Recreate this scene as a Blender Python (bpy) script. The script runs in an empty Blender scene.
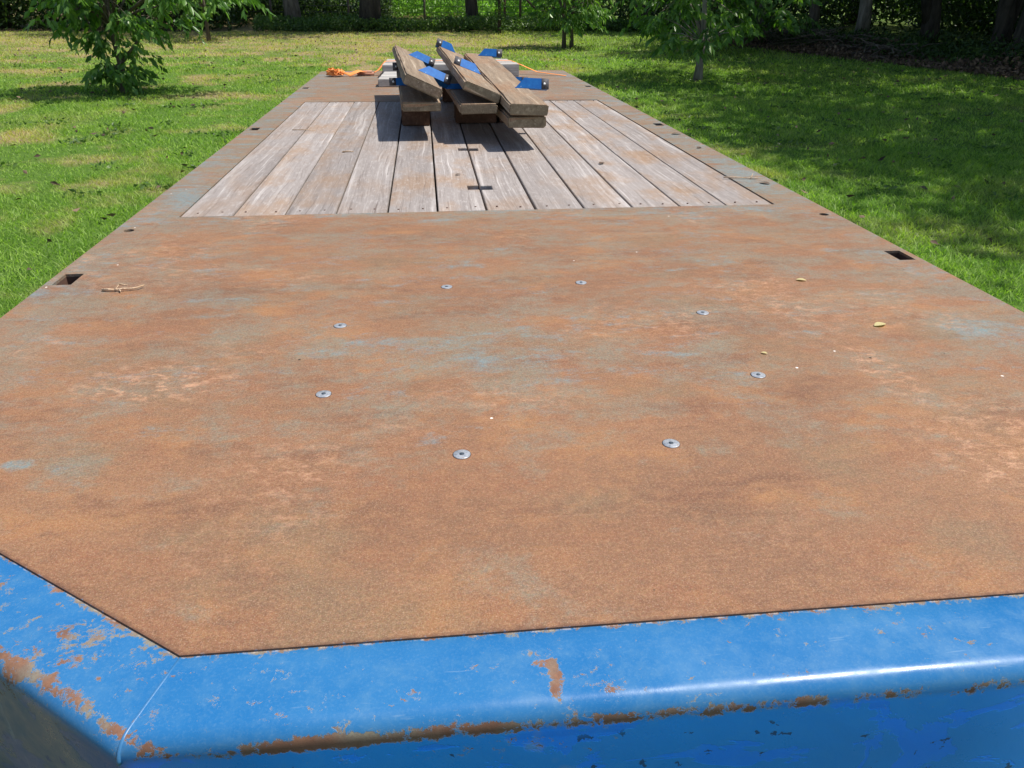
import bpy, bmesh, math, random
import numpy as np
from mathutils import Vector, Matrix
R = math.radians
random.seed(7)
rng = np.random.default_rng(11)
scene = bpy.context.scene
col = scene.collection

# ------------------------------------------------------------------ camera, sky, sun, exposure
cd = bpy.data.cameras.new('camera'); cam = bpy.data.objects.new('camera', cd); col.objects.link(cam)
cd.sensor_width = 36.0; cd.sensor_fit = 'HORIZONTAL'; cd.lens = 36.0*770/1024
cd.clip_start = 0.05; cd.clip_end = 600
cam_loc = Vector((-0.21, 0.0, 0.6983)); yaw, pitch, roll = 0.10799, 0.46686, 0.00502
fw = Vector((math.sin(yaw)*math.cos(pitch), math.cos(yaw)*math.cos(pitch), -math.sin(pitch)))
rt = Vector((math.cos(yaw), -math.sin(yaw), 0)); up = rt.cross(fw)
r2 = rt*math.cos(roll)+up*math.sin(roll); u2 = up*math.cos(roll)-rt*math.sin(roll)
cam.matrix_world = Matrix(((r2.x, u2.x, -fw.x, cam_loc.x), (r2.y, u2.y, -fw.y, cam_loc.y), (r2.z, u2.z, -fw.z, cam_loc.z), (0, 0, 0, 1)))
scene.camera = cam

SUN_EL, SUN_AZ = R(64), R(91.5)        # azimuth measured from +Y towards +X
world = bpy.data.worlds.new('World'); scene.world = world; world.use_nodes = True
wn = world.node_tree; bg = wn.nodes['Background']
sky = wn.nodes.new('ShaderNodeTexSky'); sky.sky_type = 'NISHITA'; sky.sun_disc = False
sky.sun_elevation = SUN_EL; sky.sun_rotation = SUN_AZ
wn.links.new(sky.outputs[0], bg.inputs[0]); bg.inputs[1].default_value = 0.11
sd = bpy.data.lights.new('sun', 'SUN'); sun = bpy.data.objects.new('sun', sd); col.objects.link(sun)
sd.energy = 4.6; sd.angle = R(0.53); sd.color = (1.0, 0.95, 0.87)
L = Vector((math.cos(SUN_EL)*math.sin(SUN_AZ), math.cos(SUN_EL)*math.cos(SUN_AZ), math.sin(SUN_EL)))
sun.rotation_euler = L.to_track_quat('Z', 'Y').to_euler(); sun.location = L*60
vs = scene.view_settings; vs.view_transform = 'Standard'; vs.look = 'None'; vs.gamma = 1; vs.use_curve_mapping = False
vs.exposure = 0.42

# ------------------------------------------------------------------ helpers
def tag(o, label=None, cat=None, group=None, kind=None):
    if label: o['label'] = label
    if cat: o['category'] = cat
    if group: o['group'] = group
    if kind: o['kind'] = kind
    return o
def empty(name, loc=(0, 0, 0), rot=(0, 0, 0)):
    o = bpy.data.objects.new(name, None); col.objects.link(o); o.location = loc; o.rotation_euler = rot
    o.empty_display_size = .1
    return o
def copy_tree(o, parent=None):
    c = o.copy(); col.objects.link(c); c.parent = parent
    for ch in list(o.children): copy_tree(ch, c)
    return c
def link_mesh(name, me, m, parent=None):
    if m: me.materials.append(m)
    o = bpy.data.objects.new(name, me); col.objects.link(o)
    if parent: o.parent = parent
    return o
class MB:
    """collects numpy vertices and faces"""
    def __init__(s): s.V = []; s.F = {}; s.n = 0
    def add(s, V, F):
        V = np.asarray(V, float).reshape(-1, 3); F = np.asarray(F, int)
        s.V.append(V); s.F.setdefault(F.shape[1], []).append(F+s.n); s.n += len(V)
    def box(s, lo, hi):
        x0, y0, z0 = lo; x1, y1, z1 = hi
        s.add([(x0,y0,z0),(x1,y0,z0),(x1,y1,z0),(x0,y1,z0),(x0,y0,z1),(x1,y0,z1),(x1,y1,z1),(x0,y1,z1)],
              [(0,3,2,1),(4,5,6,7),(0,1,5,4),(1,2,6,5),(2,3,7,6),(3,0,4,7)])
    def tube(s, pts, rad, k=8, cap=True):
        pts = [Vector(p) for p in pts]; n = len(pts)
        if not hasattr(rad, '__len__'): rad = [rad]*n
        V = []; prev = None
        for i, p in enumerate(pts):
            t = (pts[min(i+1, n-1)]-pts[max(i-1, 0)]).normalized()
            a = prev if prev is not None else (Vector((0, 0, 1)) if abs(t.z) < .9 else Vector((1, 0, 0)))
            u = (a-t*a.dot(t)).normalized(); prev = u; w = t.cross(u)
            for j in range(k):
                an = 2*math.pi*j/k; V.append(p+(u*math.cos(an)+w*math.sin(an))*rad[i])
        F = []
        for i in range(n-1):
            for j in range(k):
                F.append((i*k+j, i*k+(j+1) % k, (i+1)*k+(j+1) % k, (i+1)*k+j))
        s.add(V, F)
        if cap:
            c0 = s.n; s.add([pts[0], pts[-1]], np.zeros((0, 3), int))
            T = []
            b = c0-n*k
            for j in range(k):
                T.append((c0-c0, 0, 0)) if False else None
            F3 = [(c0, b+(j+1) % k, b+j) for j in range(k)]+[(c0+1, b+(n-1)*k+j, b+(n-1)*k+(j+1) % k) for j in range(k)]
            s.F.setdefault(3, []).append(np.array(F3))
    def mesh(s, name):
        V = np.concatenate(s.V); me = bpy.data.meshes.new(name)
        me.vertices.add(len(V)); me.vertices.foreach_set('co', V.astype(np.float32).ravel())
        Fs = {k: np.concatenate(f) for k, f in s.F.items() if sum(len(a) for a in f)}
        nl = sum(f.size for f in Fs.values()); nf = sum(len(f) for f in Fs.values())
        me.loops.add(nl); me.polygons.add(nf)
        me.loops.foreach_set('vertex_index', np.concatenate([f.ravel() for f in Fs.values()]).astype(np.int32))
        tot = np.concatenate([np.full(len(f), k) for k, f in Fs.items()]); st = np.concatenate([[0], np.cumsum(tot)[:-1]])
        me.polygons.foreach_set('loop_start', st.astype(np.int32))
        me.update(calc_edges=True); me.validate(); return me
    def build(s, name, m, parent=None, smooth=False):
        me = s.mesh(name)
        if smooth: me.shade_smooth()
        return link_mesh(name, me, m, parent)
def plate(name, outer, holes, z0, z1, m, parent, bevel=0):
    bm = bmesh.new(); es = []
    for loop in [outer]+holes:
        vs_ = [bm.verts.new((x, y, z1)) for x, y in loop]
        es += [bm.edges.new((vs_[i], vs_[(i+1) % len(vs_)])) for i in range(len(vs_))]
    bmesh.ops.triangle_fill(bm, use_beauty=True, use_dissolve=False, edges=es)
    r = bmesh.ops.extrude_face_region(bm, geom=bm.faces[:])
    for v in [g for g in r['geom'] if isinstance(g, bmesh.types.BMVert)]: v.co.z = z0
    bmesh.ops.recalc_face_normals(bm, faces=bm.faces[:])
    if bevel:
        e = [e for e in bm.edges if abs(e.verts[0].co.z-z1) < 1e-6 and abs(e.verts[1].co.z-z1) < 1e-6 and any(abs(f.normal.z) < .5 for f in e.link_faces)]
        bmesh.ops.bevel(bm, geom=e, offset=bevel, segments=2, affect='EDGES')
    me = bpy.data.meshes.new(name); bm.to_mesh(me); bm.free()
    return link_mesh(name, me, m, parent)
def rbox(name, lo, hi, m, parent=None, bev=.006, rough=0, cuts=0, seed=0):
    """bevelled box with slightly irregular edges"""
    bm = bmesh.new(); bmesh.ops.create_cube(bm, size=1)
    for v in bm.verts: v.co = Vector([lo[i]+(v.co[i]+.5)*(hi[i]-lo[i]) for i in range(3)])
    if cuts:
        ax = max(range(3), key=lambda i: hi[i]-lo[i])
        ed = [e for e in bm.edges if abs((e.verts[0].co-e.verts[1].co)[ax]) > 1e-5]
        bmesh.ops.subdivide_edges(bm, edges=ed, cuts=cuts)
    bmesh.ops.bevel(bm, geom=[e for e in bm.edges if len(e.link_faces) == 2 and e.calc_face_angle(0) > .5], offset=bev, segments=2, affect='EDGES')
    if rough:
        rr = random.Random(seed)
        for v in bm.verts: v.co += Vector((rr.uniform(-1, 1), rr.uniform(-1, 1), rr.uniform(-1, 1)))*rough
    bmesh.ops.recalc_face_normals(bm, faces=bm.faces[:])
    me = bpy.data.meshes.new(name); bm.to_mesh(me); bm.free()
    return link_mesh(name, me, m, parent)

# ------------------------------------------------------------------ material helpers
class NT:
    def __init__(s, name):
        s.m = bpy.data.materials.new(name); s.m.use_nodes = True; s.t = s.m.node_tree
        s.b = s.t.nodes['Principled BSDF']; s.out = s.t.nodes['Material Output']
        s.tc = s.t.nodes.new('ShaderNodeTexCoord'); s.oi = None; s.obj = s.tc.outputs['Object']; s.uv = s.tc.outputs['UV']
    def put(s, sock, v):
        if v is None: return
        if isinstance(v, bpy.types.NodeSocket): s.t.links.new(v, sock)
        elif isinstance(v, (tuple, list)) and len(v) == 3 and sock.type == 'RGBA': sock.default_value = (*v, 1)
        else: sock.default_value = v
    def rand(s):
        if not s.oi: s.oi = s.t.nodes.new('ShaderNodeObjectInfo')
        return s.oi.outputs['Random']
    def island(s): return s.t.nodes.new('ShaderNodeNewGeometry').outputs['Random Per Island']
    def map(s, v, sc=(1, 1, 1), loc=(0, 0, 0), rot=(0, 0, 0)):
        n = s.t.nodes.new('ShaderNodeMapping'); s.put(n.inputs[0], v); s.put(n.inputs[1], loc); s.put(n.inputs[2], rot); s.put(n.inputs[3], sc); return n.outputs[0]
    def noise(s, v, scale, detail=4, rough=.55, dist=0, color=False):
        n = s.t.nodes.new('ShaderNodeTexNoise'); s.put(n.inputs['Vector'], v); n.inputs['Scale'].default_value = scale
        n.inputs['Detail'].default_value = detail; n.inputs['Roughness'].default_value = rough; n.inputs['Distortion'].default_value = dist
        return n.outputs['Color' if color else 'Fac']
    def vor(s, v, scale, feat='F1', out='Distance'):
        n = s.t.nodes.new('ShaderNodeTexVoronoi'); n.feature = feat; s.put(n.inputs['Vector'], v); n.inputs['Scale'].default_value = scale; return n.outputs[out]
    def mr(s, v, a, b, c=0., d=1., smooth=False):
        n = s.t.nodes.new('ShaderNodeMapRange'); n.interpolation_type = 'SMOOTHSTEP' if smooth else 'LINEAR'
        for i, q in enumerate((v, a, b, c, d)): s.put(n.inputs[i], q)
        return n.outputs[0]
    def ma(s, op, a, b=None, c=None):
        n = s.t.nodes.new('ShaderNodeMath'); n.operation = op
        for i, q in enumerate((a, b, c)): s.put(n.inputs[i], q)
        return n.outputs[0]
    def vadd(s, a, b, op='ADD'):
        n = s.t.nodes.new('ShaderNodeVectorMath'); n.operation = op; s.put(n.inputs[0], a); s.put(n.inputs[1], b); return n.outputs[0]
    def mix(s, f, a, b, mode='MIX'):
        n = s.t.nodes.new('ShaderNodeMix'); n.data_type = 'RGBA'; n.blend_type = mode
        s.put(n.inputs[0], f); s.put(n.inputs[6], a); s.put(n.inputs[7], b); return n.outputs[2]
    def ramp(s, f, stops):
        n = s.t.nodes.new('ShaderNodeValToRGB'); s.put(n.inputs[0], f); e = n.color_ramp.elements
        while len(e) < len(stops): e.new(.5)
        for i, (p, c) in enumerate(stops): e[i].position = p; e[i].color = (*c, 1)
        return n.outputs[0]
    def sep(s, v):
        n = s.t.nodes.new('ShaderNodeSeparateXYZ'); s.put(n.inputs[0], v); return n.outputs
    def bump(s, h, st=.3, dist=.01, prev=None):
        n = s.t.nodes.new('ShaderNodeBump'); n.inputs['Strength'].default_value = st; n.inputs['Distance'].default_value = dist
        s.put(n.inputs['Height'], h)
        if prev: s.put(n.inputs['Normal'], prev)
        return n.outputs[0]
    def fin(s, color, rough=.6, metal=0., normal=None, spec=None):
        s.put(s.b.inputs['Base Color'], color); s.put(s.b.inputs['Roughness'], rough); s.put(s.b.inputs['Metallic'], metal)
        if normal: s.put(s.b.inputs['Normal'], normal)
        if spec is not None: s.put(s.b.inputs['Specular IOR Level'], spec)
        return s.m
def spot(n, v, cx, cy, rx, ry):
    d = n.t.nodes.new('ShaderNodeVectorMath'); d.operation = 'LENGTH'
    n.put(d.inputs[0], n.map(n.vadd(v, (-cx, -cy, 0)), (1/rx, 1/ry, 0))); return n.mr(d.outputs['Value'], 1, .2, 0, 1, True)
def leaf_finish(n, color, trans=.45, rough=.45):
    n.fin(color, rough, spec=.35)
    tr = n.t.nodes.new('ShaderNodeBsdfTranslucent'); tc2 = n.mix(1.0, color, (1.0, 1.25, .35), 'MULTIPLY'); n.put(tr.inputs[0], tc2)
    mx = n.t.nodes.new('ShaderNodeMixShader'); mx.inputs[0].default_value = trans
    n.t.links.new(n.b.outputs[0], mx.inputs[1]); n.t.links.new(tr.outputs[0], mx.inputs[2]); n.t.links.new(mx.outputs[0], n.out.inputs[0])
    return n.m
M = {}
# --- rusted deck steel
n = NT('rusted_steel'); v = n.obj; xyz = n.sep(v)
vst = n.map(v, (1.0, 1.5, 1))
warp = n.vadd(vst, n.vadd(n.noise(v, 3, 3, color=True), (.12, .12, .12), 'MULTIPLY'))
big = n.noise(warp, 1.5, 5, .6); mid = n.noise(warp, 6, 6, .68); mot = n.noise(n.map(v, (1, 1.3, 1)), 34, 5, .7); fine = n.noise(v, 190, 3, .75); grit = n.noise(v, 480, 2, .7)
fcol = n.noise(n.map(v, loc=(3, 3, 3)), 300, 2, .7, color=True)
c = n.ramp(big, [(.28, (.215, .125, .083)), (.45, (.262, .160, .104)), (.58, (.305, .192, .122)), (.72, (.33, .188, .108))])
c = n.mix(n.mr(mid, .46, .70, 0, .85), c, (.27, .140, .088))
c = n.mix(n.mr(n.noise(n.map(warp, loc=(7, 3, 0)), 4.3, 6, .68), .52, .70, 0, .85), c, (.40, .232, .115))
c = n.mix(n.mr(n.noise(n.map(warp, loc=(3, 9, 0)), 3.2, 6, .66), .52, .66, 0, .75), c, (.235, .185, .130))
c = n.mix(n.mr(n.noise(n.map(warp, (.75, 1.7, 1), loc=(13, 2, 0)), 4.2, 6, .66), .55, .70, 0, .7), c, (.165, .088, .062))
c = n.mix(n.mr(mot, .50, .72, 0, .7), c, (.37, .225, .135)); c = n.mix(n.mr(mot, .46, .28, 0, .7), c, (.20, .135, .098))
# grey-blue paint remnants, more at the sides and the middle, worn off towards the front edge
ax = n.ma('ABSOLUTE', xyz[0])
bias = n.ma('ADD', n.mr(ax, .95, 1.2, 0, .045, True), n.mr(xyz[1], .85, 1.45, -.10, 0.012, True))
bias = n.ma('ADD', bias, n.mr(xyz[1], 2.45, 2.8, 0, .055, True))
blu = None
for cx, cy, rx, ry, k_ in ((.15, 1.715, .13, .08, .07), (-.908, 1.16, .045, .03, .22), (-.814, 1.15, .09, .045, .10), (1.03, 1.60, .16, .16, .08), (1.12, 2.0, .10, .25, .06), (-1.13, 3.05, .10, .25, .10), (1.15, 3.2, .10, .5, .07), (-.42, 1.60, .22, .22, .035), (0, 1.5, .75, .40, .03)):
    q = n.ma('MULTIPLY', spot(n, v, cx, cy, rx, ry), k_); blu = q if blu is None else n.ma('ADD', blu, q)
bias = n.ma('ADD', bias, blu)
bn = n.ma('ADD', n.noise(n.map(warp, loc=(1.7, 5.1, 0)), 5.2, 8, .76), bias)
bsp = n.mr(n.ma('ADD', n.ma('MULTIPLY', n.noise(v, 75, 5, .8), .6), n.ma('MULTIPLY', mot, .4)), .40, .60)
bm_ = n.ma('MULTIPLY', n.mr(bn, .470, .61, 0, .85), n.mr(bsp, 0, 1, .25, 1.0))
c = n.mix(bm_, c, (.225, .270, .255))
b2 = n.mr(n.ma('ADD', n.noise(n.map(warp, (.8, 1.2, 1), loc=(4.1, 2.2, 0)), 6.5, 8, .78), bias), .575, .70, 0, .80)
c = n.mix(n.ma('MULTIPLY', b2, n.mr(bsp, 0, 1, .3, 1.0)), c, (.17, .36, .50))
# pale scraped patches
scz = n.ma('ADD', n.mr(n.noise(n.map(v, loc=(2.3, 8, 0)), 1.9, 4), .54, .68, 0, .7), n.ma('ADD', spot(n, v, .72, 1.37, .07, .20), n.ma('ADD', spot(n, v, -.78, 1.45, .25, .14), n.ma('MULTIPLY', spot(n, v, .80, 1.05, .25, .28), .8))))
sc = n.ma('MULTIPLY', n.mr(n.noise(n.map(v, (26, 42, 1), rot=(0, 0, .7)), 1, 6, .8, .3), .50, .66), n.ma('MINIMUM', scz, 1.0))
c = n.mix(n.ma('MULTIPLY', sc, .85), c, (.68, .46, .34))
sr = n.mr(n.noise(n.map(v, (3, 160, 1), rot=(0, 0, .9)), 1, 2, .5), .71, .735, 0, .22)
c = n.mix(sr, c, (.42, .32, .25))
c = n.mix(n.mr(fine, .52, .30, 0, .55), c, n.mix(1.0, c, (.58, .50, .46), 'MULTIPLY'))
c = n.mix(n.mr(fine, .52, .75, 0, .55), c, (.46, .33, .23))
c = n.mix(.16, c, fcol, 'OVERLAY'); c = n.mix(1.0, c, (.80, .665, .545), 'MULTIPLY')
c = n.mix(n.mr(grit, .55, .72, 0, .42), c, (.52, .39, .30))
c = n.mix(n.mr(grit, .45, .28, 0, .45), c, (.09, .055, .042))
dv = n.map(v, loc=(0, 0, .02))
dots = n.mr(n.vor(v, 12), .042, .030); c = n.mix(n.ma('MULTIPLY', dots, n.mr(n.vor(v, 12, out='Color'), .66, .67)), c, (.80, .74, .68))
dd = n.mr(n.vor(n.map(v, loc=(9, 9, 0)), 9), .032, .022); c = n.mix(n.ma('MULTIPLY', dd, n.mr(n.vor(n.map(v, loc=(9, 9, 0)), 9, out='Color'), .62, .63)), c, (.02, .015, .012))
je = n.ma('MINIMUM', n.ma('SUBTRACT', xyz[1], .706), n.ma('MULTIPLY', n.ma('ADD', n.ma('MULTIPLY', n.ma('SUBTRACT', xyz[1], .706), .808), n.ma('MULTIPLY', n.ma('ADD', xyz[0], .527), .589)), 1.0))
jn = n.ma('ADD', je, n.ma('MULTIPLY', n.ma('SUBTRACT', n.noise(v, 55, 5, .75), .5), .02))
c = n.mix(n.mr(jn, .006, .0, 0, .8), c, (.11, .055, .035)); c = n.mix(n.mr(n.ma('ADD', je, n.ma('MULTIPLY', n.ma('SUBTRACT', n.noise(v, 80, 4, .7), .5), .03)), -.002, -.006, 0, .8), c, (.10, .22, .36))
seam = n.mr(n.ma('ABSOLUTE', n.ma('SUBTRACT', ax, 1.125)), .0008, .003, .16, 0)
c = n.mix(seam, c, (.08, .05, .04))
h = n.ma('ADD', n.ma('MULTIPLY', fine, .6), n.ma('ADD', mot, n.ma('MULTIPLY', grit, .35)))
M['rust'] = n.fin(c, n.mr(mid, .3, .7, .55, .78), 0, n.bump(h, .4, .003), spec=.3)
# --- dark rust (insides, frame)
n = NT('dark_rust'); a = n.noise(n.obj, 25, 5, .6)
M['dark'] = n.fin(n.ramp(a, [(.3, (.05, .03, .022)), (.7, (.12, .06, .04))]), .8)
n = NT('frame_steel'); a = n.noise(n.obj, 9, 5, .6)
M['frame'] = n.fin(n.ramp(a, [(.4, (.02, .07, .16)), (.6, (.04, .035, .03))]), .6)
# --- chipped blue paint on the front lip: uv.y is the distance down the bent section
def blue_paint(name, lip=True):
    n = NT(name); v = n.obj; uv = n.sep(n.uv); s_ = uv[1]
    fade = n.noise(v, 4.5, 5, .65); mot = n.noise(v, 34, 5, .65); fine = n.noise(v, 260, 3, .7)
    top = n.mix(n.mr(fade, .35, .68), (.015, .125, .32), (.030, .155, .345))
    top = n.mix(n.mr(mot, .48, .75, 0, .6), top, (.060, .180, .33))
    top = n.mix(n.mr(fine, .5, .8, 0, .35), top, (.12, .24, .38))
    patch = n.mr(n.noise(n.map(v, (1, 1, 1.6), loc=(.3, 0, .1)), 6.0, 6, .62, .9), .535, .545)
    low = n.mix(patch, (.004, .21, .70), (.001, .20, .88)); low = n.mix(n.mr(mot, .5, .8, 0, .3), low, (.04, .27, .62))
    if lip:      # shade and grass reflection on the chamfered side, put into its colour
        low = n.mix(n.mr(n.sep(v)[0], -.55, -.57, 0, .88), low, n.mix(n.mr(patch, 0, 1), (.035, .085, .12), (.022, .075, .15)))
    pt = n.mix(n.mr(s_, .120, .142, smooth=True), top, low) if lip else low
    scr = n.mr(n.noise(n.map(v, (8, 90, 8), rot=(0, 0, .6)), 1, 3, .6), .66, .70, 0, .25); pt = n.mix(scr, pt, (.22, .32, .42))
    wv = n.vadd(v, n.vadd(n.noise(v, 60, 4, .7, color=True), (.022, .022, .022), 'MULTIPLY'))
    ch = n.ma('ADD', n.ma('MULTIPLY', n.noise(n.map(wv, (.8, 1.2, 1)), 42, 6, .66), .62), n.ma('MULTIPLY', n.noise(n.map(wv, (.9, 1.2, 1), loc=(4, 1, 2)), 150, 4, .7), .38))
    if lip:
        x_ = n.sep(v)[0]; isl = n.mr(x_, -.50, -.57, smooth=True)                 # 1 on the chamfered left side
        e1 = n.mr(s_, .0, .011, .15, 0)
        cen = n.mr(isl, 0, 1, .129, .101)
        e2 = n.ma('MULTIPLY', n.mr(n.ma('ABSOLUTE', n.ma('SUBTRACT', s_, cen)), .002, .016, 1, 0, True), n.mr(n.noise(v, 5.5, 3, .6), .31, .53, .07, .21))
        e3 = n.ma('ADD', n.ma('MAXIMUM', e1, n.ma('MULTIPLY', e2, n.ma('MULTIPLY', n.mr(isl, 0, 1, 1, .58), n.mr(x_, -.05, .35, 1, .62)))), n.ma('MULTIPLY', isl, .034))
        e3 = n.ma('ADD', e3, n.mr(s_, .15, .20, 0, -.09))
        lf = n.mr(n.noise(n.map(v, loc=(2, 1, 0)), 5.5, 3), .38, .64, -.05, .03)
        e3 = n.ma('ADD', e3, n.ma('ADD', n.ma('MULTIPLY', spot(n, v, -.088, .635, .014, .042), .20), n.ma('MULTIPLY', spot(n, v, -.098, .655, .022, .012), .16)))
        ch = n.ma('ADD', ch, n.ma('ADD', e3, lf))
    prim = n.mr(ch, .584, .603, 0, .5); rst = n.mr(ch, .591, .636, 0, .97)
    rc = n.mix(n.mr(mot, .35, .65), (.15, .065, .035), (.24, .115, .06)); rc = n.mix(n.mr(n.noise(v, 14, 3), .45, .6), rc, (.22, .20, .15)); rc = n.mix(n.mr(fine, .4, .7, 0, .5), rc, (.12, .06, .04))
    if lip: rc = n.mix(n.mr(s_, .118, .130, 0, .75), rc, (.085, .042, .026))
    c = n.mix(prim, pt, (.24, .30, .33)); c = n.mix(rst, c, rc)
    if lip:
        w = n.ma('MULTIPLY', n.mr(s_, .0048, .0018), n.mr(n.noise(v, 85, 5, .75), .50, .60, 0, .75)); c = n.mix(w, c, (.50, .44, .40))
        # peeled flakes on the upright face
        fk = n.ma('MULTIPLY', n.mr(n.noise(n.map(wv, (1, 1, 1.3), loc=(5, 0, 3)), 34, 3, .5), .69, .70), n.mr(s_, .145, .16)); c = n.mix(fk, c, (.006, .06, .20))
    else: fk = 0.0
    hh = n.ma('ADD', n.ma('MULTIPLY', rst, -1.0), n.ma('ADD', n.ma('MULTIPLY', fk, -2.0), n.ma('MULTIPLY', n.ma('MULTIPLY', mot, rst), .9)))
    if lip: hh = n.ma('ADD', hh, n.ma('MULTIPLY', n.ma('MULTIPLY', patch, n.mr(s_, .14, .15)), -.5))
    bp = n.bump(hh, .5, .0012); bp = n.bump(n.noise(v, 6, 3), .25, .006, bp); bp = n.bump(fine, .10, .001, bp)
    return n.fin(c, n.mix(rst, n.mix(n.mr(n.ma('ADD', mot, n.noise(v, 9, 4)), .8, 1.25), (.24,)*3, (.46,)*3), (.8, .8, .8)), 0, bp, spec=.36)
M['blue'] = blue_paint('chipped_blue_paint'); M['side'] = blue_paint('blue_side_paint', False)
n = NT('painted_weld'); a = n.noise(n.obj, 40, 5, .65)
M['weld'] = n.fin(n.mix(n.mr(a, .60, .66), n.mix(a, (.030, .14, .32), (.05, .17, .34)), (.24, .17, .11)), .4, 0, n.bump(n.noise(n.obj, 90, 3), .4, .002))
n = NT('bracket_paint'); a = n.noise(n.obj, 35, 4, .6)
c = n.mix(n.mr(a, .35, .7), (.006, .10, .36), (.012, .15, .45)); c = n.mix(n.mr(a, .70, .74, 0, .8), c, (.45, .45, .45))
M['bracket'] = n.fin(c, .62, spec=.25)
n = NT('bare_steel_tab'); a = n.noise(n.obj, 60, 4, .6); M['tab'] = n.fin(n.ramp(a, [(.3, (.035, .04, .055)), (.7, (.13, .115, .11))]), .8, 0)
n = NT('zinc_bolt'); a = n.noise(n.obj, 120, 3, .6); rg = n.noise(n.obj, 500, 2)
M['bolt'] = n.fin(n.ramp(a, [(.35, (.22, .24, .27)), (.6, (.42, .44, .47)), (.72, (.30, .24, .20))]), .42, .35, n.bump(rg, .3, .0006))
n = NT('worn_bright_bolt'); M['boltw'] = n.fin((.75, .76, .76), .5)
n = NT('bolt_socket'); M['sock'] = n.fin((.035, .05, .07), .6)
# --- deck planks: silvery hardwood, grain along Y
def plankmat(name, base, dk, pale, brown, bf):
    n = NT(name)
    off = n.t.nodes.new('ShaderNodeCombineXYZ'); r = n.rand(); n.put(off.inputs[0], n.ma('MULTIPLY', r, 37)); n.put(off.inputs[1], n.ma('MULTIPLY', r, 91)); n.put(off.inputs[2], n.ma('MULTIPLY', r, 13))
    v = n.vadd(n.obj, off.outputs[0])
    wv = n.vadd(v, n.vadd(n.noise(n.map(v, (1.5, .9, 1.5)), 1.3, 2, color=True), (.07, .0, .0), 'MULTIPLY'))
    g1 = n.noise(n.map(wv, (26, .7, 26)), 1, 5, .6); g2 = n.noise(n.map(wv, (110, 2.2, 110)), 1, 4, .7); g3 = n.noise(n.map(v, (300, 14, 300)), 1, 2, .6)
    c = n.mix(n.mr(g1, .32, .68), dk, base); c = n.mix(n.mr(g1, .58, .72, 0, .8), c, pale)
    c = n.mix(n.mr(n.noise(n.map(wv, (60, 1.1, 60), loc=(5, 5, 5)), 1, 4, .6), .60, .70, 0, .75), c, pale)
    c = n.mix(n.ma('MULTIPLY', n.mr(n.noise(n.map(v, (3, 1.6, 3)), 1.6, 5, .6), .46, .64), n.ma('MULTIPLY', n.mr(r, 0, 1, .3, 1), bf)), c, brown)
    c = n.mix(n.mr(n.noise(n.map(v, (55, 16, 55), loc=(2, 2, 2)), 1, 5, .75), .52, .75, 0, .5), c, pale)
    c = n.mix(n.mr(g2, .45, .28, 0, .85), c, n.mix(1.0, c, (.5, .46, .44), 'MULTIPLY'))
    c = n.mix(n.mr(g3, .6, .8, 0, .5), c, pale); c = n.mix(n.mr(g3, .42, .25, 0, .45), c, dk)
    c = n.mix(n.mr(n.noise(n.map(v, (160, 1.8, 160), loc=(3, 8, 1)), 1, 3, .6), .70, .73, 0, .8), c, (.06, .05, .045))
    tint = n.mr(n.ma('FRACT', n.ma('MULTIPLY', r, 7.3)), 0, 1, .86, 1.08)
    tn = n.t.nodes.new('ShaderNodeVectorMath'); tn.operation = 'SCALE'; n.put(tn.inputs[0], c); n.put(tn.inputs['Scale'], tint)
    return n.fin(tn.outputs[0], .75, 0, n.bump(n.ma('ADD', g2, n.ma('MULTIPLY', g3, .5)), .5, .0025), spec=.25)
M['plank'] = plankmat('silvered_hardwood', (.335, .298, .278), (.235, .205, .190), (.54, .50, .475), (.29, .19, .12), 1.0)
M['board'] = plankmat('rough_brown_lumber', (.30, .225, .155), (.16, .118, .082), (.46, .38, .29), (.25, .145, .08), 1.1)
M['bend'] = plankmat('weathered_end_grain', (.27, .215, .14), (.16, .125, .08), (.38, .32, .22), (.14, .10, .065), .8)
M['pale'] = plankmat('pale_grey_timber', (.46, .44, .41), (.34, .32, .30), (.60, .58, .55), (.36, .30, .24), .4)
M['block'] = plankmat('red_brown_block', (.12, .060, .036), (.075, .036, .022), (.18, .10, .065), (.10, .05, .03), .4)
n = NT('orange_webbing'); w = n.noise(n.map(n.obj, (300, 20, 300)), 1, 2)
M['strap'] = n.fin(n.mix(n.noise(n.obj, 30, 3), (.85, .20, .025), (.95, .40, .12)), .7, 0, n.bump(w, .3, .001))
n = NT('faded_strap'); M['strap2'] = n.fin(n.mix(n.noise(n.obj, 20, 3), (.40, .17, .10), (.55, .30, .22)), .8)
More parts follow.
